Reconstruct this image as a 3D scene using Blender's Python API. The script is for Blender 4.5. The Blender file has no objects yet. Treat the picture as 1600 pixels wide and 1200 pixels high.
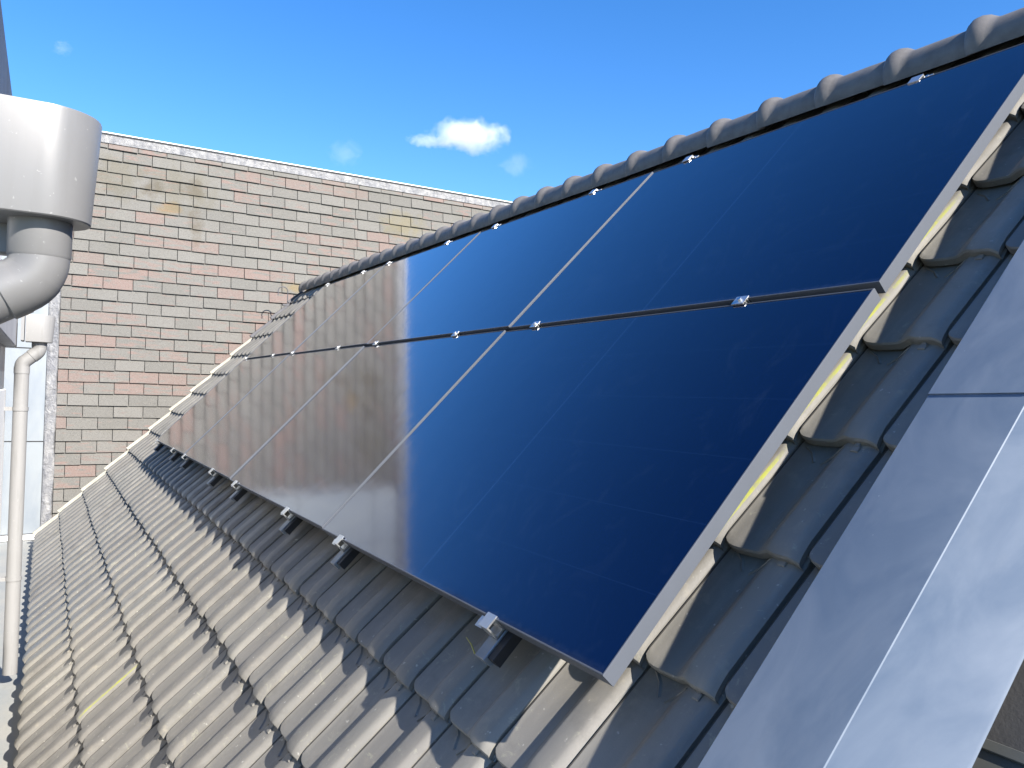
import bpy, math, random
import numpy as np
from mathutils import Matrix, Vector
random.seed(7)
sc = bpy.context.scene
COL = sc.collection
R_ = math.radians

# ------------------------------------------------------------------ frames
CP, SP = 0.69537, 0.71865            # cos / sin of the roof pitch (45.9 degrees)
PITCH = math.atan2(SP, CP)
ROOF = Matrix.Rotation(PITCH, 4, 'X')   # roof frame (u along eave, v up the slope, n out of it) -> world


def rw(u, v, n):
    return ROOF @ Vector((u, v, n))


# ------------------------------------------------------------------ camera
cam_d = bpy.data.cameras.new('camera')
cam = bpy.data.objects.new('camera', cam_d)
COL.objects.link(cam)
cam_d.sensor_width = 36.0
cam_d.lens = 28.02
cam_d.clip_start = 0.02
cam_d.clip_end = 5000
RX = Vector((0.5039, 0.86322, 0.03067))
RY = Vector((0.00259, 0.03399, -0.99942))
RZ = Vector((-0.86376, 0.50368, 0.01489))
CAMP = Vector((1.18168, -0.90347, 0.51106))
cm = Matrix((RX, -RY, -RZ)).transposed().to_4x4()
cm.translation = CAMP
cam.matrix_world = cm
sc.camera = cam

# ------------------------------------------------------------------ light
SUN = Vector((0.792, 0.2095, 0.572)).normalized()
sun_d = bpy.data.lights.new('sun', 'SUN')
sun_d.energy = 5.0
sun_d.angle = R_(0.53)
sun_d.color = (1.0, 0.945, 0.87)
sun = bpy.data.objects.new('sun', sun_d)
COL.objects.link(sun)
sun.rotation_euler = SUN.to_track_quat('Z', 'Y').to_euler()
sun.location = (5, 0, 12)

world = bpy.data.worlds.new('World')
sc.world = world
world.use_nodes = True
wn = world.node_tree
wn.nodes.clear()
wo = wn.nodes.new('ShaderNodeOutputWorld')
bg = wn.nodes.new('ShaderNodeBackground')
sky = wn.nodes.new('ShaderNodeTexSky')
sky.sky_type = 'NISHITA'
sky.sun_disc = False
sky.sun_elevation = math.asin(SUN.z)
sky.sun_rotation = math.atan2(SUN.x, SUN.y)
sky.altitude = 0
sky.air_density = 1.0
sky.dust_density = 0.3
sky.ozone_density = 4.0
hs = wn.nodes.new('ShaderNodeHueSaturation')
hs.inputs['Saturation'].default_value = 1.28
hs.inputs['Hue'].default_value = 0.507
wn.links.new(sky.outputs[0], hs.inputs['Color'])
wn.links.new(hs.outputs[0], bg.inputs[0])
bg.inputs[1].default_value = 0.102
wn.links.new(bg.outputs[0], wo.inputs[0])

vs = sc.view_settings
vs.view_transform = 'Standard'
vs.look = 'None'
vs.exposure = 1.38
sc.cycles.volume_bounces = 4
vs.gamma = 1
vs.use_curve_mapping = False


# ------------------------------------------------------------------ materials
class NT:
    """small node helper"""
    def __init__(s, name):
        s.m = bpy.data.materials.new(name)
        s.m.use_nodes = True
        s.t = s.m.node_tree
        s.b = s.t.nodes['Principled BSDF']
        s._geo = s._tc = None

    def n(s, typ, **kw):
        nd = s.t.nodes.new(typ)
        for k, v in kw.items():
            setattr(nd, k, v)
        return nd

    def put(s, sock, v):
        if isinstance(v, bpy.types.NodeSocket):
            s.t.links.new(v, sock)
        elif v is not None:
            if isinstance(v, (tuple, list)) and len(v) == 3 and sock.type == 'RGBA':
                v = (*v, 1)
            sock.default_value = v

    def pos(s):
        if not s._geo:
            s._geo = s.n('ShaderNodeNewGeometry')
        return s._geo.outputs['Position']

    def obj(s):
        if not s._tc:
            s._tc = s.n('ShaderNodeTexCoord')
        return s._tc.outputs['Object']

    def roofpos(s, scale=(1, 1, 1)):
        mp = s.n('ShaderNodeMapping', vector_type='POINT')
        mp.inputs['Rotation'].default_value = (-PITCH, 0, 0)
        s.put(mp.inputs['Vector'], s.pos())
        m2 = s.n('ShaderNodeMapping', vector_type='POINT')
        m2.inputs['Scale'].default_value = scale
        s.put(m2.inputs['Vector'], mp.outputs[0])
        return m2.outputs[0]

    def map(s, vec, scale=(1, 1, 1), loc=(0, 0, 0)):
        m2 = s.n('ShaderNodeMapping', vector_type='POINT')
        m2.inputs['Scale'].default_value = scale
        m2.inputs['Location'].default_value = loc
        s.put(m2.inputs['Vector'], vec)
        return m2.outputs[0]

    def noise(s, vec, scale, detail=4, rough=0.55, dist=0.0):
        nd = s.n('ShaderNodeTexNoise')
        s.put(nd.inputs['Vector'], vec)
        nd.inputs['Scale'].default_value = scale
        nd.inputs['Detail'].default_value = detail
        nd.inputs['Roughness'].default_value = rough
        nd.inputs['Distortion'].default_value = dist
        return nd.outputs['Fac']

    def ramp(s, f, a, b, lo=0.0, hi=1.0):
        nd = s.n('ShaderNodeMapRange')
        s.put(nd.inputs['Value'], f)
        for k, v in zip(('From Min', 'From Max', 'To Min', 'To Max'), (a, b, lo, hi)):
            nd.inputs[k].default_value = v
        return nd.outputs[0]

    def mix(s, f, a, b, mode='MIX'):
        nd = s.n('ShaderNodeMix', data_type='RGBA', blend_type=mode)
        s.put(nd.inputs[0], f)
        s.put(nd.inputs[6], a)
        s.put(nd.inputs[7], b)
        return nd.outputs[2]

    def math(s, op, a, b=None, c=None):
        nd = s.n('ShaderNodeMath', operation=op)
        s.put(nd.inputs[0], a)
        if b is not None:
            s.put(nd.inputs[1], b)
        if c is not None:
            s.put(nd.inputs[2], c)
        return nd.outputs[0]

    def sep(s, v):
        nd = s.n('ShaderNodeSeparateXYZ')
        s.put(nd.inputs[0], v)
        return nd.outputs

    def rand(s):
        return s.n('ShaderNodeObjectInfo').outputs['Random']

    def bump(s, h, strength=0.3, dist=0.01):
        nd = s.n('ShaderNodeBump')
        s.put(nd.inputs['Height'], h)
        nd.inputs['Strength'].default_value = strength
        nd.inputs['Distance'].default_value = dist
        s.put(s.b.inputs['Normal'], nd.outputs[0])

    def set(s, **kw):
        for k, v in kw.items():
            s.put(s.b.inputs[k.replace('_', ' ')], v)
        return s.m


def tile_material(name, mossy=False):
    t = NT(name)
    p = t.roofpos()
    big = t.noise(p, 1.3, 5)
    streak = t.noise(t.roofpos((34, 6, 25)), 1.0, 5, 0.6, .5)
    blot = t.noise(p, 14, 6, 0.65)
    spots = t.noise(p, 55, 3, 0.5)
    base = t.mix(t.ramp(big, .35, .65), (.160, .154, .136), (.204, .194, .170))
    base = t.mix(t.ramp(streak, .48, .80, 0, .38), base, (.29, .265, .225))
    base = t.mix(t.ramp(blot, .58, .75, 0, .55), base, (.32, .285, .215))
    base = t.mix(t.ramp(t.rand(), 0, 1, 0, .42), base, (.12, .110, .10))
    base = t.mix(t.ramp(spots, .70, .76, 0, .7), base, (.42, .41, .36))
    yl = t.noise(p, 9, 5, 0.7)
    base = t.mix(t.ramp(yl, .70, .80, 0, .6), base, (.30, .27, .10))
    lich = t.noise(p, 23, 7, .75, .6)
    base = t.mix(t.ramp(lich, .60, .66, 0, .45), base, (.30, .295, .22))
    grime = t.noise(p, 5, 6, .7)
    base = t.mix(t.ramp(grime, .52, .68, 0, .45), base, (.085, .080, .07))
    if mossy:
        o = t.sep(t.obj())
        band = t.math('COMPARE', o[0], 0.1975, 0.0034)
        fade = t.math('MULTIPLY', t.ramp(o[1], 0.0, 0.05), t.ramp(o[1], 0.33, 0.22))
        br = t.ramp(t.noise(p, 14, 5, .7), .36, .60)
        f = t.math('MULTIPLY', t.math('MULTIPLY', band, fade), br)
        base = t.mix(f, base, (.24, .25, .035))
    rough = t.ramp(blot, .3, .7, .42, .6)
    fine = t.noise(p, 260, 3, .6)
    t.bump(t.math('ADD', t.math('MULTIPLY', fine, .4), t.math('MULTIPLY', blot, .6)), .22, .004)
    return t.set(Base_Color=base, Roughness=rough, Specular_IOR_Level=.45)


def simple(name, col, rough, metal=0.0, var=0.12, scale=8, bump=.05, spec=.5, dist=.002, col2=None):
    t = NT(name)
    p = t.pos()
    a = t.noise(p, scale, 5, .6)
    c2 = col2 or tuple(c * (1 - var * 2.2) for c in col)
    base = t.mix(t.ramp(a, .3, .7), col, c2)
    t.bump(t.noise(p, scale * 12, 3), bump, dist)
    return t.set(Base_Color=base, Roughness=t.ramp(a, .3, .7, rough, min(1, rough * 1.25)), Metallic=metal,
                 Specular_IOR_Level=spec)


M = {}
M['tile'] = tile_material('roof_tile_clay')

M['tile_moss'] = tile_material('roof_tile_mossy', True)
M['joint_shade'] = simple('joint_shade', (.045, .042, .036), .9)  # shade of the unlit crack between tiles, painted as a dark sliver
M['black'] = simple('shade_black', (.012, .012, .014), .5)  # near-black that paints the deep shade beside the rail ends
M['ridge'] = simple('ridge_tile_clay', (.145, .135, .125), .5, 0, .14, 22, .25)
M['frame'] = simple('panel_frame_aluminium', (.082, .091, .108), .5, 0, .06, 6, .03, .3)
M['alu'] = simple('bare_aluminium', (.72, .72, .70), .28, .9, .06, 20, .03)
M['rail'] = simple('rail_aluminium', (.25, .27, .29), .4, .6, .06, 20, .03)
M['pvc'] = simple('grey_pvc', (.155, .154, .152), .33, 0, .03, 5, .02, .5, col2=(.140, .138, .135))
M['pvc_small'] = simple('light_pvc', (.225, .222, .217), .4, 0, .03, 5, .02)
M['bracket'] = simple('grey_bracket', (.22, .22, .22), .45, .2, .05, 9, .05)
M['white'] = simple('white_board', (.78, .78, .76), .5, 0, .03, 4, .03)
M['dark'] = simple('dark_fascia', (.07, .075, .09), .5, 0, .05, 4, .03)
M['eave'] = simple('painted_eave_board', (.45, .45, .45), .5, 0, .08, 5, .04)
M['window'] = simple('blue_grey_panel', (.14, .17, .21), .3, 0, .05, 4, .02)
M['cream'] = simple('verge_mortar', (.42, .40, .33), .8, 0, .12, 14, .3, col2=(.30, .28, .23))
M['leadf'] = simple('dark_lead', (.10, .10, .11), .5, .3, .1, 20, .2)
M['slab'] = simple('roof_underlay', (.05, .05, .05), .8, 0, .1, 4, .1)
M['ground'] = simple('distant_ground', (.11, .12, .08), .9, 0, .2, .05, .2)
M['grey_felt'] = simple('grey_felt_sheet', (.050, .049, .048), .7, 0, .12, 14, .3)
M['pale_flash'] = simple('pale_flashing', (.095, .098, .09), .5, .2, .1, 10, .1)
M['screw'] = simple('screw_steel', (.7, .7, .7), .25, 1, .03, 9, .02)
M['weed'] = simple('dry_grass_blade', (.5, .42, .12), .7)

# flat roof membrane
for key in ('pvc', 'pvc_small'):
    m_ = M[key]
    T = NT.__new__(NT)
    T.m, T.t, T._geo, T._tc = m_, m_.node_tree, None, None
    T.b = m_.node_tree.nodes['Principled BSDF']
    src = T.b.inputs['Base Color'].links[0].from_socket
    st = T.noise(T.map(T.pos(), (38, 38, 3)), 1.0, 5, .65)
    sp_ = T.noise(T.pos(), 90, 3, .6)
    c1 = T.mix(T.ramp(st, .52, .72, 0, .35), src, (.12, .118, .11))
    c1 = T.mix(T.ramp(sp_, .68, .74, 0, .4), c1, (.4, .4, .38))
    T.put(T.b.inputs['Base Color'], c1)

t = NT('flat_roof_membrane')
p = t.pos()
a = t.noise(p, 3, 6, .6)
b_ = t.noise(p, 60, 3)
base = t.mix(t.ramp(a, .35, .65), (.23, .24, .235), (.28, .275, .25))
base = t.mix(t.ramp(b_, .6, .75, 0, .4), base, (.2, .2, .185))
t.bump(b_, .3, .004)
M['flat'] = t.set(Base_Color=base, Roughness=.7)

# zinc (coping): bluish patina, cloudy smears
t = NT('coping_zinc')
p = t.roofpos((1, 1, 1))
a = t.noise(t.roofpos((5, 2.2, 3)), 1.1, 6, .62, 1.2)
b_ = t.noise(t.roofpos((9, 3.5, 9)), 1.7, 5, .6, .6)
base = t.mix(t.ramp(a, .36, .64), (.082, .113, .160), (.122, .153, .198))
base = t.mix(t.ramp(b_, .58, .78, 0, .35), base, (.135, .16, .195))
sp = t.noise(p, 45, 2)
base = t.mix(t.ramp(sp, .765, .79, 0, .7), base, (.5, .52, .53))
t.bump(t.noise(t.roofpos((2, 1, 2)), 3.0, 3), .12, .02)
M['zinc'] = t.set(Base_Color=base, Roughness=t.ramp(a, .3, .7, .45, .6), Metallic=0)

t = NT('wall_zinc')
p = t.pos()
a = t.noise(t.map(p, (1, 3, 1)), 1.6, 6, .6, .5)
base = t.mix(t.ramp(a, .35, .65), (.20, .225, .25), (.25, .27, .28))
t.bump(t.noise(p, 3, 3), .1, .03)
M['wallzinc'] = t.set(Base_Color=base, Roughness=.5, Metallic=.2)

t = NT('lead_flashing')
p = t.pos()
a = t.noise(t.map(p, (1, 9, 3)), 2.2, 6, .65, .4)
base = t.mix(t.ramp(a, .35, .62), (.14, .143, .155), (.25, .247, .243))
t.bump(t.noise(p, 11, 6, .7, 1.0), .9, .03)
M['lead'] = t.set(Base_Color=base, Roughness=.5, Metallic=.1)

# shingles: tint comes from an attribute stored on every tab
t = NT('asphalt_shingle')
p = t.pos()
at = t.n('ShaderNodeAttribute', attribute_type='GEOMETRY', attribute_name='tint').outputs['Color']
ts = t.sep(at)
yy = t.sep(p)[1]
grey = t.mix(ts[1], (.106, .102, .094), (.136, .130, .120))
pink = t.mix(ts[1], (.165, .108, .094), (.145, .111, .099))
# inside a tab the granule blend changes partway along its length
cut = t.noise(t.map(p, (0, 5.0, 30)), 1.0, 1)
mixf = t.ramp(t.math('ADD', ts[0], t.math('MULTIPLY', t.math('SUBTRACT', cut, .5), 1.5)), (.60), .80)
base = t.mix(mixf, grey, pink)
gr = t.noise(p, 210, 2, .7)
gr2 = t.noise(p, 70, 3, .7)
base = t.mix(t.ramp(gr, .42, .68, 0, .75), base, (.22, .213, .19))
base = t.mix(t.ramp(gr2, .30, .48, .5, 0), base, (.07, .066, .057))
blk = t.noise(p, 1.4, 4, .6)
base = t.mix(t.ramp(blk, .55, .72, 0, .3), base, (.115, .11, .09))


def stain(b, y, z, ry, rz, col, amt):
    s3 = t.sep(p)
    dy = t.math('DIVIDE', t.math('SUBTRACT', s3[1], y), ry)
    dz = t.math('DIVIDE', t.math('SUBTRACT', s3[2], z), rz)
    d = t.math('ADD', t.math('MULTIPLY', dy, dy), t.math('MULTIPLY', dz, dz))
    d = t.math('ADD', d, t.ramp(t.noise(p, 7, 4), .3, .7, -.6, .6))
    return t.mix(t.ramp(d, 0, 1.0, amt, 0), b, col)


for y, z, ry, rz, c, am in [(.56, 2.93, .16, .13, (.055, .038, .022), .38), (.12, 2.88, .16, .13, (.055, .038, .022), .38),
                            (.30, 2.66, .17, .1, (.20, .12, .025), .35), (.45, 2.9, .5, .3, (.10, .085, .045), .28),
                            (-.3, 2.95, .4, .3, (.10, .085, .045), .3), (3.35, 2.86, .4, .22, (.16, .13, .05), .4),
                            (1.9, 1.85, .25, .1, (.2, .14, .05), .5), (.62, 2.5, .1, .25, (.09, .07, .045), .5)]:
    base = stain(base, y, z, ry, rz, c, am)
t.bump(t.math('ADD', gr, t.math('MULTIPLY', gr2, .5)), .5, .004)
M['shingle'] = t.set(Base_Color=base, Roughness=.9, Specular_IOR_Level=.2)

# solar glass: dark blue cells behind slightly uneven tempered glass
t = NT('solar_glass')
o = t.sep(t.obj())
p = t.pos()


def lines(coord, off, pitch, w):
    x = t.math('ADD', t.math('DIVIDE', t.math('SUBTRACT', coord, off), pitch), 1000.0)
    fr = t.math('FRACT', x)
    d = t.math('ABSOLUTE', t.math('SUBTRACT', fr, .5))
    return t.ramp(d, .5 - w / pitch, .5 - w / pitch * .4)


def near(coord, at_, w):
    return t.math('COMPARE', coord, at_, w)


gx = lines(o[0], -.8695, .0925, .0010)
gy = lines(o[1], .5475, .1805, .0011)
cx = near(o[0], -.8695, .0035)
cells = (.0001, .0012, .013)
lf = t.math('MAXIMUM', t.math('MULTIPLY', gx, .06), t.math('MULTIPLY', gy, .32))
lf = t.math('MAXIMUM', lf, t.math('MULTIPLY', cx, .55))
dust = t.noise(t.map(t.obj(), (3, 2, 1)), 2.2, 7, .7, 1.4)
cellv = t.noise(t.obj(), .9, 2)
base = t.mix(t.ramp(cellv, .35, .65), cells, (.0002, .0016, .018))
base = t.mix(lf, base, (.010, .026, .075))
base = t.mix(t.ramp(dust, .55, .85, 0, .10), base, (.06, .09, .14))
edge = t.ramp(t.math('ADD', o[1], t.ramp(t.noise(p, 60, 5, .7), .3, .7, -.008, .008)), .010, .020, .18, 0)
base = t.mix(edge, base, (.03, .045, .08))
h = t.noise(t.map(t.obj(), (7.0, 7.0, 1)), 1.0, 1, .4, .6)
t.bump(h, .05, .012)
rgh = t.ramp(dust, .4, .8, .065, .11)
M['glass'] = t.set(Base_Color=base, Roughness=rgh, IOR=1.45, Specular_IOR_Level=.5, Specular_Tint=(.10, .28, .80), Coat_Weight=.95, Coat_Roughness=.07, Coat_IOR=1.38)


# ------------------------------------------------------------------ builders
def meshobj(name, verts, faces, mat, parent=None, smooth=None, tint=None):
    me = bpy.data.meshes.new(name)
    me.from_pydata([tuple(v) for v in verts], [], faces)
    me.validate()
    if mat:
        me.materials.append(mat)
    if smooth:
        for pl in me.polygons:
            pl.use_smooth = True
        me.set_sharp_from_angle(angle=R_(smooth))
    if tint is not None:
        at = me.color_attributes.new('tint', 'FLOAT_COLOR', 'CORNER')
        arr = np.ones((len(me.loops), 4), 'f')
        if len(tint) == len(me.polygons):
            for pl in me.polygons:
                arr[pl.loop_start:pl.loop_start + pl.loop_total, :2] = tint[pl.index]
        else:
            arr[:, :2] = tint[0]
        at.data.foreach_set('color', arr.ravel())
    ob = bpy.data.objects.new(name, me)
    COL.objects.link(ob)
    if parent:
        ob.parent = parent
    return ob


def tag(o, label=None, cat=None, group=None, kind=None):
    if label:
        o['label'] = label
    if cat:
        o['category'] = cat
    if group:
        o['group'] = group
    if kind:
        o['kind'] = kind
    return o


def thing(name, label, cat, loc=(0, 0, 0), roof=False, group=None):
    o = bpy.data.objects.new(name, None)
    o.empty_display_size = .1
    COL.objects.link(o)
    o.location = loc
    if roof:
        o.rotation_euler = (PITCH, 0, 0)
    return tag(o, label, cat, group)


class MB:
    def __init__(s):
        s.v, s.f = [], []

    def add(s, v, f):
        k = len(s.v)
        s.v += [tuple(q) for q in v]
        s.f += [tuple(i + k for i in q) for q in f]
        return s

    def box(s, x0, x1, y0, y1, z0, z1, c=0.0):
        if c <= 0:
            v = [(x, y, z) for z in (z0, z1) for y in (y0, y1) for x in (x0, x1)]
            f = [(0, 2, 3, 1), (4, 5, 7, 6), (0, 1, 5, 4), (2, 6, 7, 3), (0, 4, 6, 2), (1, 3, 7, 5)]
            return s.add(v, f)
        # chamfered vertical stack: bottom, mid low, mid high, top rings
        v = []
        for z, k in ((z0, c), (z0 + c, 0), (z1 - c, 0), (z1, c)):
            for x, y in ((x0 + k, y0 + k), (x1 - k, y0 + k), (x1 - k, y1 - k), (x0 + k, y1 - k)):
                v.append((x, y, z))
        f = [(3, 2, 1, 0), (12, 13, 14, 15)]
        for r in range(3):
            for i in range(4):
                j = (i + 1) % 4
                f.append((r * 4 + i, r * 4 + j, r * 4 + 4 + j, r * 4 + 4 + i))
        return s.add(v, f)

    def prism(s, poly, axis, a, b):
        """extrude closed 2D polygon along axis; poly gives the two other coords in order"""
        n = len(poly)
        def mk(q, w):
            return {'x': (w, q[0], q[1]), 'y': (q[0], w, q[1]), 'z': (q[0], q[1], w)}[axis]
        v = [mk(q, a) for q in poly] + [mk(q, b) for q in poly]
        f = [tuple(range(n)), tuple(range(2 * n - 1, n - 1, -1))]
        f += [(i, i + n, (i + 1) % n + n, (i + 1) % n) for i in range(n)]
        return s.add(v, f)

    def tube(s, path, rad, seg=28, cap=True, d0=None, d1=None):
        """sweep circles along path (list of Vector) with radii"""
        path = [Vector(q) for q in path]
        if not isinstance(rad, (list, tuple)):
            rad = [rad] * len(path)
        v = []
        ref = Vector((1, 0, 0))
        for i, q in enumerate(path):
            if i == 0:
                d = path[1] - q
            elif i == len(path) - 1:
                d = q - path[i - 1]
            else:
                d = (path[i + 1] - q).normalized() + (q - path[i - 1]).normalized()
            if i == 0 and d0 is not None:
                d = Vector(d0)
            if i == len(path) - 1 and d1 is not None:
                d = Vector(d1)
            if d.length < 1e-9:
                d = Vector((0, 0, 1))
            d.normalize()
            a = ref - d * ref.dot(d)
            if a.length < .1:
                a = Vector((0, 1, 0)) - d * d.y
            a.normalize()
            b = d.cross(a)
            for k in range(seg):
                th = 2 * math.pi * k / seg
                v.append(q + (a * math.cos(th) + b * math.sin(th)) * rad[i])
        f = []
        for i in range(len(path) - 1):
            for k in range(seg):
                j = (k + 1) % seg
                f.append((i * seg + k, i * seg + j, (i + 1) * seg + j, (i + 1) * seg + k))
        if cap:
            f.append(tuple(range(seg - 1, -1, -1)))
            f.append(tuple((len(path) - 1) * seg + k for k in range(seg)))
        return s.add(v, f)

    def build(s, name, mat, parent=None, smooth=None):
        return meshobj(name, s.v, s.f, mat, parent, smooth)


# ------------------------------------------------------------------ setting
g = MB().box(-1500, 1500, -1500, 1500, -6.3, -6.0).build('ground', M['ground'])
tag(g, kind='structure')
fr = MB().box(-9.24, 3.5, -5.0, -.80, -1.50, -1.275).build('flat_roof', M['flat'])
tag(fr, kind='structure')

# ------------------------------------------------------------------ tiled roof
TW = .2145
JOINT0 = -.070
ROWV = [-1.50, -1.175, -.862, -.54, -.225, .09, .40, .715, 1.03, 1.345, 1.68, 2.02, 2.32]
N0 = -.149
STEP = .033

roof = thing('tiled_roof', 'pitched roof of dark grey-brown interlocking tiles that carries the solar panels', 'roof', (0, 0, 0), True)


def prof(x):
    """tile cross-section height, x from 0 to TW: wide pan, roll on the right"""
    k = x / TW
    if k < .05:
        return .007 - .003 * (k / .05)
    if k < .25:
        return .004 * (1 - (k - .05) / .20)
    if k < .46:
        return 0.0
    if k < .64:
        q = (k - .46) / .18
        return .025 * (.6 * q + .4 * q * q * (3 - 2 * q))
    if k < .88:
        q = (k - .64) / .24
        return .025 + .0014 * math.sin(q * math.pi) - .0012 * q
    q = min(1, (k - .88) / .088)
    return .0238 - .003 * q - .0115 * q ** 1.6


def tile_mesh():
    xs = [0, .003, .010, .02, .035, .055, .08, .0987, .104, .110, .117, .124, .131, .1373, .143, .152, .163, .174, .1815, .1888, .1925, .196, .1995, .2027, .2055, .2080]
    rows = [(.030, -.024, 0), (.002, -.024, 1), (.000, -.006, 1), (.003, -.001, 1), (.010, 0, 1), (.022, 0, 1), (.05, 0, .8), (.2, 0, 0), (.33, 0, 0), (.405, 0, 0)]
    v, f = [], []
    nx = len(xs) + 2
    for (vv, dn, cr) in rows:
        line = []
        for i, x in enumerate(xs):
            c = 0
            if x < .035:
                q = (.035 - x) / .035
                c = .026 * (1 - math.sqrt(max(0, 1 - q * q)))
            if x > .135:   # roll ends a little short of the pan
                q = min(1, (x - .135) / .02)
                c = -.006 * q
            y = vv + c * cr
            n = prof(x) + STEP * (1 - max(0, y) / .33) + dn
            if x > .10 and vv < .05:   # roll end is chamfered
                n -= .010 * min(1, (x - .10) / .04) * (1 - vv / .05) ** 1.5
            line.append((x, y, n))
        a, b = line[0], line[-1]
        v.append((a[0] + .001, a[1], a[2] - .016))
        v += line
        v.append((b[0] - .001, b[1], b[2] - .013))
    for r in range(len(rows) - 1):
        for i in range(nx - 1):
            a = r * nx + i
            f.append((a, a + 1, a + nx + 1, a + nx))
    b = MB().add(v, f)
    # head detail: nib on the roll, two curved ribs across the pan
    for (x0, x1, y0, y1, h) in ((.160, .178, .292, .306, .0045), (.163, .175, .306, .318, .0065)):
        n0 = prof((x0 + x1) / 2) + STEP * (1 - (y0 + y1) / 2 / .33)
        b.box(x0, x1, y0, y1, n0 - .006, n0 + h, .0015)
    for pts in ([(.018, .318), (.045, .300), (.066, .272)], [(.088, .268), (.108, .290), (.135, .305)]):
        for (xa, ya), (xb, yb) in zip(pts[:-1], pts[1:]):
            w = .0035
            vv = []
            for (x, y) in ((xa, ya), (xb, yb)):
                n = prof(x) + STEP * (1 - y / .33)
                vv += [(x - w, y - w, n - .001), (x, y, n + .0035), (x + w, y + w, n - .001)]
            b.add(vv, [(0, 3, 4, 1), (1, 4, 5, 2)])
    return b.v, b.f


TV, TF = tile_mesh()
tile_me = bpy.data.meshes.new('tile')
tile_me.from_pydata(TV, [], TF)
tile_me.materials.append(M['tile'])
for pl in tile_me.polygons:
    pl.use_smooth = True
tile_me.set_sharp_from_angle(angle=R_(33))
tile_me.materials.append(M['joint_shade'])
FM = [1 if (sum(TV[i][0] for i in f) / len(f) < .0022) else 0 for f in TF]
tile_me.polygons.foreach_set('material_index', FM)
moss_me = tile_me.copy()
moss_me.materials[0] = M['tile_moss']


def scr(P):
    d = P - CAMP
    z = d.dot(RZ)
    if z < .05:
        return None
    return 800 + 1245.3 * d.dot(RX) / z, 600 + 1245.3 * d.dot(RY) / z, z


cands = []
for r, v0 in enumerate(ROWV):
    for k in range(-2, 41):
        u0 = JOINT0 - TW * (k + 1)
        mid = (u0 + TW / 2, v0 + .15)
        s0 = scr(rw(mid[0], mid[1], -.12))
        sc_ = 0
        if s0 and -60 < s0[0] < 1660 and -60 < s0[1] < 1290:
            sc_ = 1 / s0[2] ** 2
            if -6.9 < mid[0] < -.30 and mid[1] > .12:
                sc_ = 0            # underneath the panels
            if mid[0] > .35:
                sc_ = 0
        cands.append((sc_, r, k, u0, v0))
cands.sort(key=lambda c: -c[0])
mossy = {(4 + i, 0) for i in (4, 5)} | {(6, 0), (7, 0), (8, 0), (1, 12)}
SV, SF = [], []
nt = 0
for sc_, r, k, u0, v0 in cands:
    rnd = random.Random(r * 991 + k * 17)
    off = (u0 + rnd.uniform(-.0012, .0012), v0 + rnd.uniform(-.004, .004), N0 + rnd.uniform(-.0015, .0015))
    rz = rnd.uniform(-.006, .006)
    ry = rnd.uniform(-.012, .012)
    if sc_ > 0 and nt < 300:
        o = bpy.data.objects.new('tile', moss_me if (r, k) in mossy else tile_me)
        COL.objects.link(o)
        o.parent = roof
        o.location = off
        o.rotation_euler = (0, ry, rz)
        if (r, k) in mossy:
            o['label'] = 'tile with a yellow-green lichen streak along its roll'
        nt += 1
    else:
        base_i = len(SV)
        mt = Matrix.Translation(off) @ Matrix.Rotation(rz, 4, 'Z') @ Matrix.Rotation(ry, 4, 'Y')
        SV += [tuple(mt @ Vector(q)) for q in TV]
        SF += [tuple(i + base_i for i in q) for q in TF]
rest = meshobj('far_tiles', SV, SF, M['tile'], roof, 33)
rest.data.materials.append(M['joint_shade'])
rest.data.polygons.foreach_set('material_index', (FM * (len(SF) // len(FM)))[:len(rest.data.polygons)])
tag(rest, kind='stuff')

# solid roof body under the tiles (both slopes, gable end)
EY, EZ = rw(0, -1.43, -.190)[1:]
RYY, RZZ = rw(0, 2.56, -.192)[1:]
body_local = ROOF.inverted()
b = MB().prism([(EY, EZ), (RYY, RZZ), (RYY * 2 - EY, EZ), (RYY * 2 - EY, -5.9), (EY + .02, -5.9)], 'x', -8.92, .60)
ob = b.build('gable_body', M['slab'])
ob.data.transform(body_local)
ob.parent = roof

# verge: stepped pale trim at the far gable edge
for r, v0 in enumerate(ROWV):
    v1 = (ROWV[r + 1] if r + 1 < len(ROWV) else 2.56) + .02
    top = r >= 10
    b = MB()
    z = N0 + .036
    pts = [(-8.925, v0), (-8.885, v0), (-8.885, v1), (-8.925, v1)]
    vv = []
    for (x, y) in pts:
        e = STEP * (1 - (y - v0) / .33)
        vv.append((x, y, z + e))
    for (x, y) in pts:
        e = STEP * (1 - (y - v0) / .33)
        vv.append((x, y, z + e - .13))
    b.add(vv, [(0, 1, 2, 3), (7, 6, 5, 4), (0, 4, 5, 1), (1, 5, 6, 2), (2, 6, 7, 3), (3, 7, 4, 0)])
    o = b.build('verge_trim', M['leadf'] if top else M['cream'], roof)
    if top:
        o['label'] = 'dark lead covered verge trim near the ridge'

# ridge tiles
RC = (2.563, -.114)
CT = math.atan2(CP, SP)   # direction of world up in (v,n)


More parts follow.
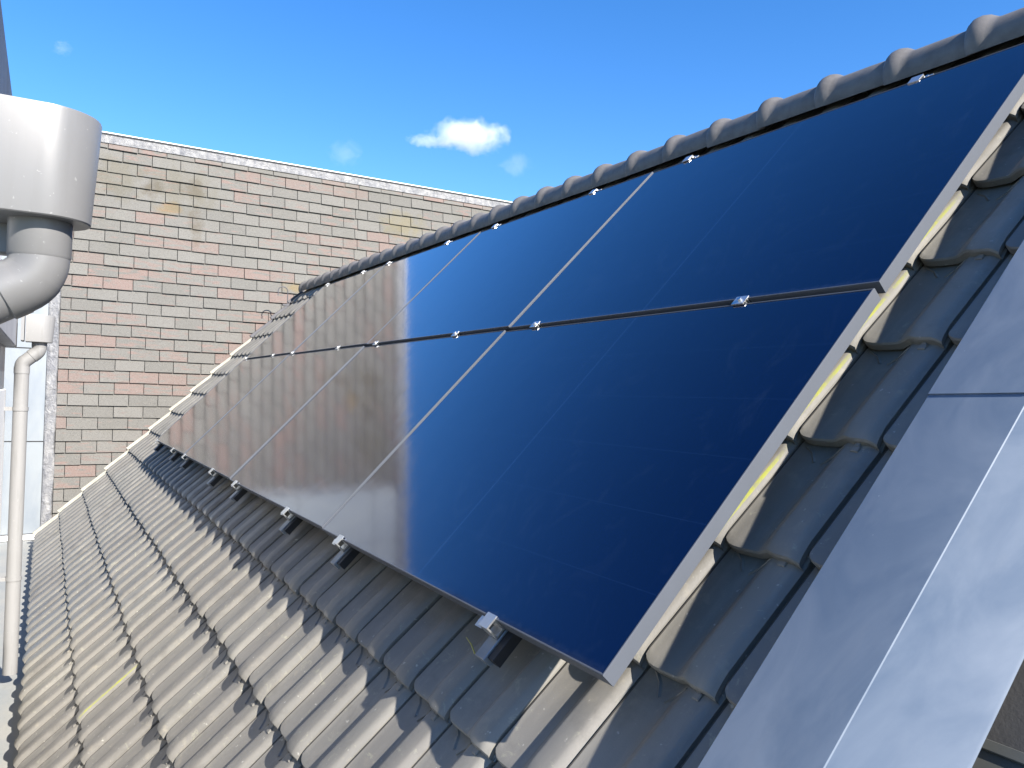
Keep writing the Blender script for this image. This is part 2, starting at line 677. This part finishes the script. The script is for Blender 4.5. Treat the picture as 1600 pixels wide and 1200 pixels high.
def ridge_mesh():
    prof_ = [(0.0, .092), (.005, .102), (.016, .1085), (.036, .1095), (.052, .105), (.066, .096), (.080, .088), (.095, .0855), (.20, .085), (.345, .082)]
    seg = 18
    v, f = [], []
    for (x, r) in prof_:
        for k in range(seg + 1):
            th = CT + R_(-114 + 228 * k / seg)
            v.append((x, math.cos(th) * r, math.sin(th) * r))
    n = seg + 1
    for i in range(len(prof_) - 1):
        for k in range(seg):
            a = i * n + k
            f.append((a, a + n, a + n + 1, a + 1))
    # thickness ring at the collar end
    m = len(v)
    for k in range(n):
        th = CT + R_(-114 + 228 * k / seg)
        v.append((.002, math.cos(th) * .078, math.sin(th) * .078))
    for k in range(seg):
        f.append((k, k + 1, m + k + 1, m + k))
    return v, f


rv, rf = ridge_mesh()
ridge_me = None
u = .62
pos = []
x = -.40 + .309 * 3
while x > -8.9:
    pos.append(x)
    x -= .309
for i, x in enumerate(pos):
    if ridge_me is None:
        o = meshobj('ridge_tile', rv, rf, M['ridge'], roof, 55)
        ridge_me = o.data
    else:
        o = bpy.data.objects.new('ridge_tile', ridge_me)
        COL.objects.link(o)
        o.parent = roof
    rr = random.Random(i)
    o.location = (x, RC[0] + rr.uniform(-.003, .003), RC[1] + rr.uniform(-.003, .003))
    o.rotation_euler = (0, rr.uniform(-.01, .01), rr.uniform(-.008, .008))

# safety hook standing on the verge near the far end of the ridge
hk = thing('roof_hook', 'small wire loop hook standing on the far verge just below the ridge end', 'hook', rw(-8.90, 2.30, -.06), False)
pts = [(0, .03, -.04), (0, .03, .12)] + [(0, -.03 + .06 * math.cos(a), .12 + .06 * math.sin(a)) for a in [R_(q) for q in range(15, 200, 15)]] + [(0, -.09, .07)]
MB().tube(pts, .006, 8).build('loop', M['leadf'], hk, 60)
MB().box(-.02, .02, -.03, .05, -.06, -.035, .003).build('foot_plate', M['leadf'], hk)

# ------------------------------------------------------------------ solar panels
PW, PH = 1.742, 1.115
GW, GH = 1.739, 1.099
RAILS = [-.43, -1.52, -2.24, -3.31, -4.02, -5.17, -5.80, -6.88]


def panel_parts():
    b = MB()
    w, h = GW, GH
    fw, th = .0045, .035
    # frame: four mitred hollow-looking bars with a chamfered top outer edge
    def ring(inset, z):
        return [(-inset - 0, inset, z), (-inset, h - inset, z), (-w + inset, h - inset, z), (-w + inset, inset, z)]
    rings = [ring(0, -th), ring(0, -.0011), ring(.0011, 0), ring(fw - .001, 0), ring(fw, -.0018)]
    v = [q for rg in rings for q in rg]
    # bottom return lip
    v += ring(.028, -th)
    f = []
    for r in range(len(rings) - 1):
        for i in range(4):
            j = (i + 1) % 4
            f.append((r * 4 + i, r * 4 + j, r * 4 + 4 + j, r * 4 + 4 + i))
    k = len(rings) * 4
    for i in range(4):
        j = (i + 1) % 4
        f.append((j, i, k + i, k + j))
    b.add(v, f)
    # groove line along the outer side faces
    return b, MB().box(-w + fw - .002, -fw + .002, fw - .002, h - fw + .002, -.008, -.0016)


def where_panel(c, r):
    col = ['rightmost', 'second', 'third', 'farthest'][c]
    extra = {(0, 0): 'its lower right corner above the sunlit tiles', (0, 1): 'its top running out of the picture',
             (1, 0): 'half mirroring the shingle wall beside plain blue sky', (1, 1): 'plain blue sky mirrored beside a pale seam',
             (2, 0): 'mirroring a blurred brown wall', (2, 1): 'part blurred wall and part blue in its glass',
             (3, 0): 'mirroring wavy grey shingles down by the verge', (3, 1): 'mirroring wavy grey shingles up by the ridge end'}[(c, r)]
    return f"{'upper' if r else 'lower'} {col} solar panel, {extra}"


fb, gb = panel_parts()
proto = None
for c in range(4):
    for r in range(2):
        rr = random.Random(c * 7 + r)
        loc = rw(-c * PW - (.0065 if c else .0025) + rr.uniform(-.001, .001), r * PH + (.006 if r else 0), rr.uniform(-.0012, .0012))
        p_ = thing('solar_panel', where_panel(c, r), 'solar panel', loc, True, 'solar panels on the tiled roof')
        p_.rotation_euler = (PITCH + rr.uniform(-.001, .001), -.0035 + rr.uniform(-.0006, .0006), 0)
        if proto is None:
            o1 = fb.build('frame', M['frame'], p_)
            o2 = gb.build('glass', M['glass'], p_)
            proto = (o1, o2)
        else:
            for o in proto:
                q = o.copy()
                COL.objects.link(q)
                q.parent = p_

# rails and clamps
ORD = ['first', 'second', 'third', 'fourth', 'fifth', 'sixth', 'seventh', 'eighth']
rail_me = clamp_e = clamp_m = None


def rail_bm():
    b = MB()
    w, h, tk = .020, .042, .004
    y0, y1 = .001, 2.27
    b.box(-w, w, y0, y1, -h, -h + tk)
    b.box(-w, w, y0, y1, -tk, 0)
    b.box(-w, -w + tk, y0, y1, -h + tk, -tk)
    b.box(w - tk, w, y0, y1, -h + tk, -tk)
    return b


for i, u in enumerate(RAILS):
    rt = thing('mounting_rail', f'{ORD[i]} aluminium rail from the right, hollow end poking out below the panels', 'rail', rw(u, 0, -.037), True, 'rails under the solar panels')
    if rail_me is None:
        o = rail_bm().build('rail_profile', M['rail'], rt)
        rail_me = o.data
        # roof hook arm and an added black plate standing in for the deep shade beside it
        o2 = MB().box(-.021, .021, -.084, 0, -.032, -.0035, .0015).build('end_block', M['rail'], rt)
        hook_me = o2.data
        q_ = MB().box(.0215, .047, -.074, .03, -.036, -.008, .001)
        ring_me = q_.build('shade_plate', M['black'], rt).data
    else:
        for nm, me in (('rail_profile', rail_me), ('end_block', hook_me), ('shade_plate', ring_me)):
            o = bpy.data.objects.new(nm, me)
            COL.objects.link(o)
            o.parent = rt


def end_clamp():
    b = MB()
    x0, x1 = -.020, .020
    y0, y1, z0, z1, tk = -.030, -.001, -.0365, .0026, .0042
    b.box(x0, x1, y0, y1, z0, z0 + tk)                # extruded hollow profile, open ends facing along the eave
    b.box(x0, x1, y0, .007, z1 - tk + .0005, z1)
    b.box(x0, x1, y0, y0 + tk, z0 + tk, z1 - tk + .0005)
    b.box(x0, x1, y1 - tk, y1, z0 + tk, z1 - tk + .0005)
    b.box(x0 - .030, x0, -.032, -.004, -.012, -.009)  # flange with the screw
    s_ = MB().tube([(x0 - .015, -.018, -.009), (x0 - .015, -.018, -.003)], .0065, 12)
    return b, s_


def mid_clamp():
    b = MB()
    b.box(-.022, .022, -.009, .024, .0012, .0042)
    b.box(-.022, .022, .0015, .004, -.036, .0012)
    b.box(-.022, .022, .012, .0145, -.036, .0012)
    s_ = MB().tube([(0, .008, .0042), (0, .008, .0105)], .0065, 12)
    return b, s_


def put_clamps(kind, v, name, label_fn, group, flip=False):
    first = None
    for i, u in enumerate(RAILS):
        cl = thing(name, label_fn(i), 'clamp', rw(u, v, 0), True, group)
        if flip:
            cl.rotation_euler = (Matrix.Rotation(PITCH, 3, 'X') @ Matrix.Rotation(math.pi, 3, 'Z')).to_euler()
        if first is None:
            b, s_ = kind()
            br_ = b.build('bracket', M['alu'], cl)
            first = (br_, s_.build('bolt', M['screw'], br_))
        else:
            q = first[0].copy()
            COL.objects.link(q)
            q.parent = cl
            q2 = first[1].copy()
            COL.objects.link(q2)
            q2.parent = q


SPOT = ['nearest the lower right panel corner', 'just left of the long bright seam', 'second left of the bright seam',
        'below the third panel near its right side', 'below the third panel near its left side',
        'below the farthest panel near its right side', 'in the middle below the farthest panel', 'at the far lower left corner']
SPOTM = ['nearest the right edge of the array', 'just right of where the seams cross', 'just left of where the seams cross',
         'where the mirrored wall meets the blue', 'second inside the mirrored wall', 'third inside the mirrored wall',
         'fourth inside the mirrored wall', 'nearest the far verge']
put_clamps(end_clamp, 0, 'end_clamp', lambda i: f'bright end clamp on the lower panel edge, {SPOT[i]}', 'end clamps along the lower panel edge')
put_clamps(mid_clamp, PH - .016 + .0025, 'middle_clamp', lambda i: f'shiny clamp in the dark gap between panel rows, {SPOTM[i]}', 'clamps between the two panel rows')
put_clamps(end_clamp, PH * 2 - .014, 'upper_end_clamp', lambda i: f'glinting clamp on the top panel edge below the ridge, {ORD[i]} from the right', 'end clamps along the upper panel edge', True)

# a dry blade of grass caught by the nearest rail end
gb_ = MB()
pp = [Vector((-.515, -.075, -.080)), Vector((-.545, -.062, -.076)), Vector((-.575, -.055, -.070))]
gb_.tube(pp, [.0024, .002, .0008], 5)
gl = gb_.build('dry_grass_blade', M['weed'])
gl.data.transform(ROOF)
tag(gl, 'dry yellow blade of grass caught beside the nearest rail end', 'grass blade')

# ------------------------------------------------------------------ zinc coping along the slope
cop = thing('zinc_coping', 'blue-grey folded zinc coping running up the slope at the right', 'coping', (0, 0, 0), True)
E1 = (.261, -.029)
E2 = (.448, -.021)
E3 = (.584, -.082)


def coping_sheet(v0, v1, lift):
    pts = [(E1[0] + .012, E1[1] - .040), (E1[0], E1[1] - .036), (E1[0] - .001, E1[1] - .003), (E1[0] + .002, E1[1] + .001), (E2[0] - .001, E2[1] - .0001), (E2[0] + .0008, E2[1] - .0004),
           (E2[0] + .0018, E2[1] - .0028), (E3[0] - .003, E3[1] + .001), (E3[0] + .001, E3[1] - .002), (E3[0] - .004, E3[1] - .012)]
    b = MB()
    v = []
    n = len(pts)
    NS = 14
    for k in range(NS + 1):
        y = v0 + (v1 - v0) * k / NS
        for i, (x, z) in enumerate(pts):
            v.append((x, y, z + lift))
    f = []
    for k in range(NS):
        for i in range(n - 1):
            a = k * n + i
            f.append((a, a + n, a + n + 1, a + 1))
    # turned edge at the lower end
    m = len(v)
    for i, (x, z) in enumerate(pts):
        v.append((x, v0 + .001, z + lift - .006))
    for i in range(n - 1):
        f.append((i, i + 1, m + i + 1, m + i))
    return meshobj('coping_sheet', v, f, M['zinc'], cop, 40)


coping_sheet(.775, 3.0, .003)
coping_sheet(-1.75, .83, 0)
b = MB().prism([(.54, -.60), (.54, -.078), (.447, -.038), (.275, -.046), (.275, -.60)], 'y', -1.70, 2.9)
b.v = [(q[0], q[1], q[2]) for q in b.v]
b.build('party_wall', M['grey_felt'], cop)

# roof strip beyond the coping (neighbour)
nb = thing('neighbour_roof', 'grey felt roof strip with a pale cross flashing right of the coping', 'roof', (0, 0, 0), True)
MB().box(.541, 3.2, .205, 3.0, -.50, -.15).build('felt_sheet', M['grey_felt'], nb)
MB().box(.541, 3.2, -1.7, .2045, -.50, -.1515).build('pale_flashing', M['pale_flash'], nb)
MB().box(.5415, 3.2, .196, .212, -.1498, -.1455, .001).build('edge_strip', M['pale_flash'], nb)

# ------------------------------------------------------------------ shingle clad wall
WX = -9.30
WL, WR = -.80, 9.0
ZT = 3.325
wall = thing('shingled_wall', 'tall wall clad in grey and pink asphalt shingles behind the tiled roof', 'wall', (WX, 0, 0))
MB().box(-.6, -.006, WL - .02, WR, -6.0, 3.40).build('wall_body', M['slab'], wall)
tabs = []
RP = .1372
r = 0
z = ZT - .055
rnd = random.Random(3)
while z > -2.4:
    zb = z
    W = .3185
    y = WL - (W / 2 if r % 2 else 0) + .10
    if y > WL:
        y -= W
    did = False
    while y < WR:
        w = W
        if not did and y > 2.42 and y < 2.42 + W:
            w = W * (.62 if r % 2 == 0 else .55)
            did = True
        tabs.append((max(y, WL + .002), min(y + w, WR), zb, r))
        y += w
    z -= RP
    r += 1


def tab_geo(y0, y1, zb, r, seed):
    q = random.Random(seed)
    gap = .0075
    y0 += gap if y0 > WL + .01 else 0
    lift = .020 + q.random() * .009
    l2 = lift + q.uniform(-.003, .003)
    zt = zb + RP + .02
    if zt > ZT + .03:
        zt = ZT + .03
    dz = q.uniform(-.004, .004)
    sl = q.uniform(-.003, .003)
    th = .008
    v = [(lift, y0, zb + dz), (l2, y1, zb + dz + sl), (.002, y1, zt), (.002, y0, zt),
         (lift - th, y0, zb + dz), (l2 - th, y1, zb + dz + sl), (-.004, y1, zt), (-.004, y0, zt)]
    f = [(0, 1, 2, 3), (7, 6, 5, 4), (0, 4, 5, 1), (1, 5, 6, 2), (2, 6, 7, 3), (3, 7, 4, 0)]
    # clumps of pink tabs: neighbours along a strip share a blend
    hsh = random.Random(int(y0 / .9) * 31 + r * 7).random()
    tnt = .12 + .62 * q.random() + (.24 if hsh > .55 else -.10)
    return v, f, (tnt, q.random())


sc_t = []
for i, (y0, y1, zb, r) in enumerate(tabs):
    s0 = scr(Vector((WX, (y0 + y1) / 2, zb + .07)))
    vis = 0
    if s0 and -20 < s0[0] < 1620 and 180 < s0[1] < 860:
        # hidden behind the tiled roof / its ridge?
        sx, sy = s0[0], s0[1]
        line = 850 - (sx - 42) * 0.83 if sx < 210 else (712 - (sx - 205) * .955 if sx < 490 else 442 - (sx - 490) * .40)
        if sy < line + 8:
            vis = (y1 - y0) / s0[2] ** 2
    sc_t.append((vis, i))
order = sorted(sc_t, key=lambda q: -q[0])
chosen = {i for v_, i in order[:300] if v_ > 0}
SV, SF, ST = [], [], []
for i, (y0, y1, zb, r) in enumerate(tabs):
    if y1 - y0 < .03:
        continue
    v, f, tn = tab_geo(y0, y1, zb, r, i)
    if i in chosen:
        meshobj('shingle', v, f, M['shingle'], wall, tint=[tn])
    else:
        k = len(SV)
        SV += v
        SF += [tuple(a + k for a in q) for q in f]
        ST += [tn] * len(f)
o = meshobj('far_shingles', SV, SF, M['shingle'], wall, tint=ST)
tag(o, kind='stuff')

# metal cap along the top
b = MB()
b.box(.004, .022, -3.0, WR, ZT, ZT + .098, .003)
o = b.build('cap_flashing', M['lead'], wall)
MB().box(-.60, .030, -3.0, WR, ZT + .100, ZT + .110).build('dark_gap_strip', M['dark'], wall)
MB().box(-.62, .044, -3.02, WR, ZT + .111, ZT + .126, .003).build('top_trim', M['white'], wall)

# left: lead flashing and zinc sheets
nseg = 60
v, f = [], []
q = random.Random(5)
for k in range(nseg + 1):
    z = -1.30 + (3.30 + 1.30) * k / nseg
    for j, (y, x) in enumerate([(-.915, .006), (-.905, .016), (-.87, .014), (-.84, .016), (-.812, .022), (-.800, .004)]):
        v.append((x + q.uniform(-.003, .003), y + q.uniform(-.003, .003) + (.006 * math.sin(z * 9) if j > 3 else 0), z))
n = 6
for k in range(nseg):
    for j in range(n - 1):
        a = k * n + j
        f.append((a, a + 1, a + n + 1, a + n))
meshobj('lead_strip', v, f, M['lead'], wall, 60)
zs = [-1.21, -.17, .88, 1.93, 2.98, 3.32]
MB().box(-.5, -.004, -3.0, -.82, -6, 3.32).build('backing_wall', M['slab'], wall)
for z0, z1 in zip(zs[:-1], zs[1:]):
    for (y0, y1) in ((-1.62, -.918), (-2.9, -1.63)):
        MB().box(-.003, .004, y0, y1, z0 + .006, z1 - .006, .002).build('zinc_sheet', M['wallzinc'], wall)
MB().box(-.003, .03, -2.9, -.86, -1.275, -1.215, .004).build('base_ledge', M['white'], wall)


# ------------------------------------------------------------------ white building on the left with eave
wb = thing('white_building', 'white clad building with a grey eave at the left edge behind the rainwater pipes', 'building', (-4.43, -1.112, -1.275))
b = MB()
MB().box(0, 3.9, -2.6, 0, .23, 1.735, .004).build('wall_cladding', M['white'], wb)
MB().box(.15, 3.8, -2.5, -.12, 0, .23).build('plinth', M['slab'], wb)
MB().box(.004, 3.9, -2.6, -.012, 1.737, 2.00).build('blue_panel', M['window'], wb)
MB().box(-.02, 3.95, -2.6, .045, 1.985, 2.20, .006).build('eave_board', M['eave'], wb)
MB().box(.0, 3.9, -2.6, -.05, 2.201, 2.74).build('upper_wall', M['white'], wb)
MB().box(-.02, 3.95, -2.65, .026, 2.741, 3.1, .006).build('roof_fascia', M['dark'], wb)


def hopper_pipe(name, label, cx, cy, z0, z1, R, yb, r, wall_y, pipe_bottom, mat, with_pipe, first_drop, run, ang):
    t_ = thing(name, label, 'downpipe', (cx, cy, pipe_bottom))
    ox, oy, oz = cx, cy, pipe_bottom

    def loc(q):
        return (q[0] - ox, q[1] - oy, q[2] - oz)
    # D-shaped hopper, open top
    def ringp(R_s, z, inset=0.0):
        Rr = R * R_s - inset
        yb_ = yb + inset
        pts = [(cx - Rr, yb_, z)]
        for k in range(25):
            th = math.pi - math.pi * k / 24
            pts.append((cx + Rr * math.cos(th), cy + Rr * math.sin(th), z))
        pts.append((cx + Rr, yb_, z))
        return pts
    rings = [ringp(.86, z0, .012), ringp(.865, z0, .0015), ringp(.87, z0 + .002), ringp(1.0, z1 - .004), ringp(1.0, z1, .001), ringp(1.0, z1, .006), ringp(.93, z0 + .02, .006)]
    v = [loc(q) for rg in rings for q in rg]
    n = len(rings[0])
    f = []
    for i in range(len(rings) - 1):
        for k in range(n):
            j = (k + 1) % n
            f.append((i * n + k, i * n + j, (i + 1) * n + j, (i + 1) * n + k))
    f.append(tuple(range(n - 1, -1, -1)))
    f.append(tuple((len(rings) - 1) * n + k for k in range(n)))
    meshobj('hopper', v, f, mat, t_, 35)
    # outlet socket
    a = Vector((cx, cy, z0 + .01))
    e = Vector((cx, cy, z0 - first_drop))
    MB().tube([loc(a), loc(e + Vector((0, 0, .004))), loc(e)], [r * 1.04, r * 1.04, r * 1.0], 40).build('outlet_socket', mat, t_, 40)
    # upper bend in segments, swan neck towards the wall, lower bend
    br = r * 1.25
    pts = []
    for k in range(9):
        th = ang * k / 8
        pts.append(Vector((cx, cy - br + br * math.cos(th), e.z - br * math.sin(th))))
    d = Vector((0, -math.sin(ang), -math.cos(ang)))
    dm = Vector((0, -math.sin(ang / 2), -math.cos(ang / 2)))
    dn = Vector((0, 0, -1))
    MB().tube([loc(q) for q in pts[:5]], r * 1.0, 40, d0=dn, d1=dm).build('bend', mat, t_, 40)
    MB().tube([loc(q) for q in pts[4:]], r * 1.022, 40, d0=dm, d1=d).build('bend', mat, t_, 40)
    s0 = pts[-1]
    s1 = s0 + d * run
    MB().tube([loc(s0), loc(s0 + d * .028), loc(s0 + d * .030)], [r * 1.05, r * 1.05, r], 40).build('socket', mat, t_, 40)
    MB().tube([loc(s0 + d * .02), loc(s1)], r * .985, 40).build('neck_pipe', mat, t_, 40)
    pts2 = []
    for k in range(9):
        th = ang * (1 - k / 8)
        c_ = s1 + Vector((0, -math.cos(ang), math.sin(ang))) * 0
        # bend centre on the +y side of the path... curve back to vertical
        pts2.append(Vector((cx, s1.y - br * (math.cos(th) - math.cos(ang)) , s1.z - br * (math.sin(ang) - math.sin(th)))))
    MB().tube([loc(q) for q in pts2], r * 1.02, 40, d0=d, d1=dn).build('bend', mat, t_, 40)
    l0 = pts2[-1]
    MB().tube([loc(l0), loc(l0 + Vector((0, 0, -.040)))], r * 1.07, 40).build('socket', mat, t_, 40)
    MB().tube([loc(l0 + Vector((0, 0, -.01))), loc(Vector((cx, l0.y, pipe_bottom)))], r, 40).build('pipe', mat, t_, 40)
    for zc in with_pipe:
        bb = MB().tube([loc((cx, l0.y, zc)), loc((cx, l0.y, zc + .022))], r * 1.10, 32)
        bb.box(-.012, .012, wall_y - oy, l0.y - r - oy, zc - oz, zc + .022 - oz)
        bb.build('pipe_bracket', mat, t_, 40)
    return t_


big = hopper_pipe('rain_hopper_pipe', 'large grey plastic rain hopper with a thick elbow at the upper left edge', -.40, -.922, .783, .963, .0875, -.995, .0465,
                  -1.14, -1.25, M['pvc'], [], .062, .13, R_(60))
MB().box(-.085, -.055, -.12, -.045, .0 + 2.02 - .04, 2.02 + .035, .004).build('wall_bracket', M['bracket'], big)
small = hopper_pipe('downpipe', 'slim light grey downpipe with a small square-looking hopper before the zinc wall', -4.33, -.950, .742, .902, .078, -1.022, .0385,
                    -1.112, -1.205, M['pvc_small'], [.335, -.66], .03, .070, R_(48))
MB().box(-.09, .09, -.095, -.078, 1.95, 2.12, .003).build('hopper_bracket', M['bracket'], small)

# ------------------------------------------------------------------ clouds: real volumes far off


def cloud(px, py, wpx, hpx, dist, dens, label, seed, thr):
    d = (RX * ((px - 800) / 1245.3) + RY * ((py - 600) / 1245.3) + RZ).normalized()
    c = CAMP + d * dist
    w = wpx / 1245.3 * dist / 2
    h = hpx / 1245.3 * dist / 2
    import bmesh
    bm = bmesh.new()
    bmesh.ops.create_icosphere(bm, subdivisions=3, radius=1.0)
    me = bpy.data.meshes.new('cloud')
    bm.to_mesh(me)
    bm.free()
    ob = bpy.data.objects.new('cloud', me)
    COL.objects.link(ob)
    ob.location = c
    ob.rotation_euler = (0, 0, math.atan2(RX.y, RX.x))
    ob.scale = (w, w * .7, h)
    m = bpy.data.materials.new('cloud_vapour')
    m.use_nodes = True
    nt_ = m.node_tree
    nt_.nodes.clear()
    T = NT.__new__(NT)
    T.m, T.t, T._geo, T._tc = m, nt_, None, None
    out = T.n('ShaderNodeOutputMaterial')
    pv = T.n('ShaderNodeVolumePrincipled')
    o_ = T.obj()
    ln = T.n('ShaderNodeVectorMath', operation='LENGTH')
    T.put(ln.inputs[0], o_)
    so = T.map(o_, (w / h, w / h * .7, 1.0), (seed, seed * 2, 0))
    nz = T.noise(so, 1.5 if thr < -.03 else 1.1, 6, .66, .8 if thr < -.03 else .2)
    # density: falls off outwards, broken by noise, flatter underside
    val = T.math('SUBTRACT', T.math('ADD', nz, thr), T.math('MULTIPLY', ln.outputs['Value'], .62))
    dn = T.ramp(val, .0, .22, 0, dens)
    T.put(pv.inputs['Density'], dn)
    pv.inputs['Color'].default_value = (.97, .97, .97, 1)
    pv.inputs['Anisotropy'].default_value = -.15
    T.put(out.inputs['Volume'], pv.outputs[0])
    me.materials.append(m)
    tag(ob, label, 'cloud')
    return ob


cloud(732, 213, 150, 58, 420, .075, 'small bright white cloud alone above the ridge', 3.1, -.02)
cloud(672, 221, 84, 18, 420, .05, 'thin wisp trailing off the white cloud on its left', 1.4, .03)
cloud(540, 240, 80, 66, 420, .012, 'faint wisp left of the white cloud above the shingled wall', 5.0, -.10)
cloud(808, 258, 84, 60, 420, .013, 'faint wisp below right of the white cloud', 7.0, -.12)
cloud(98, 76, 34, 26, 420, .020, 'tiny faint puff in the upper left sky', 9.0, -.05)
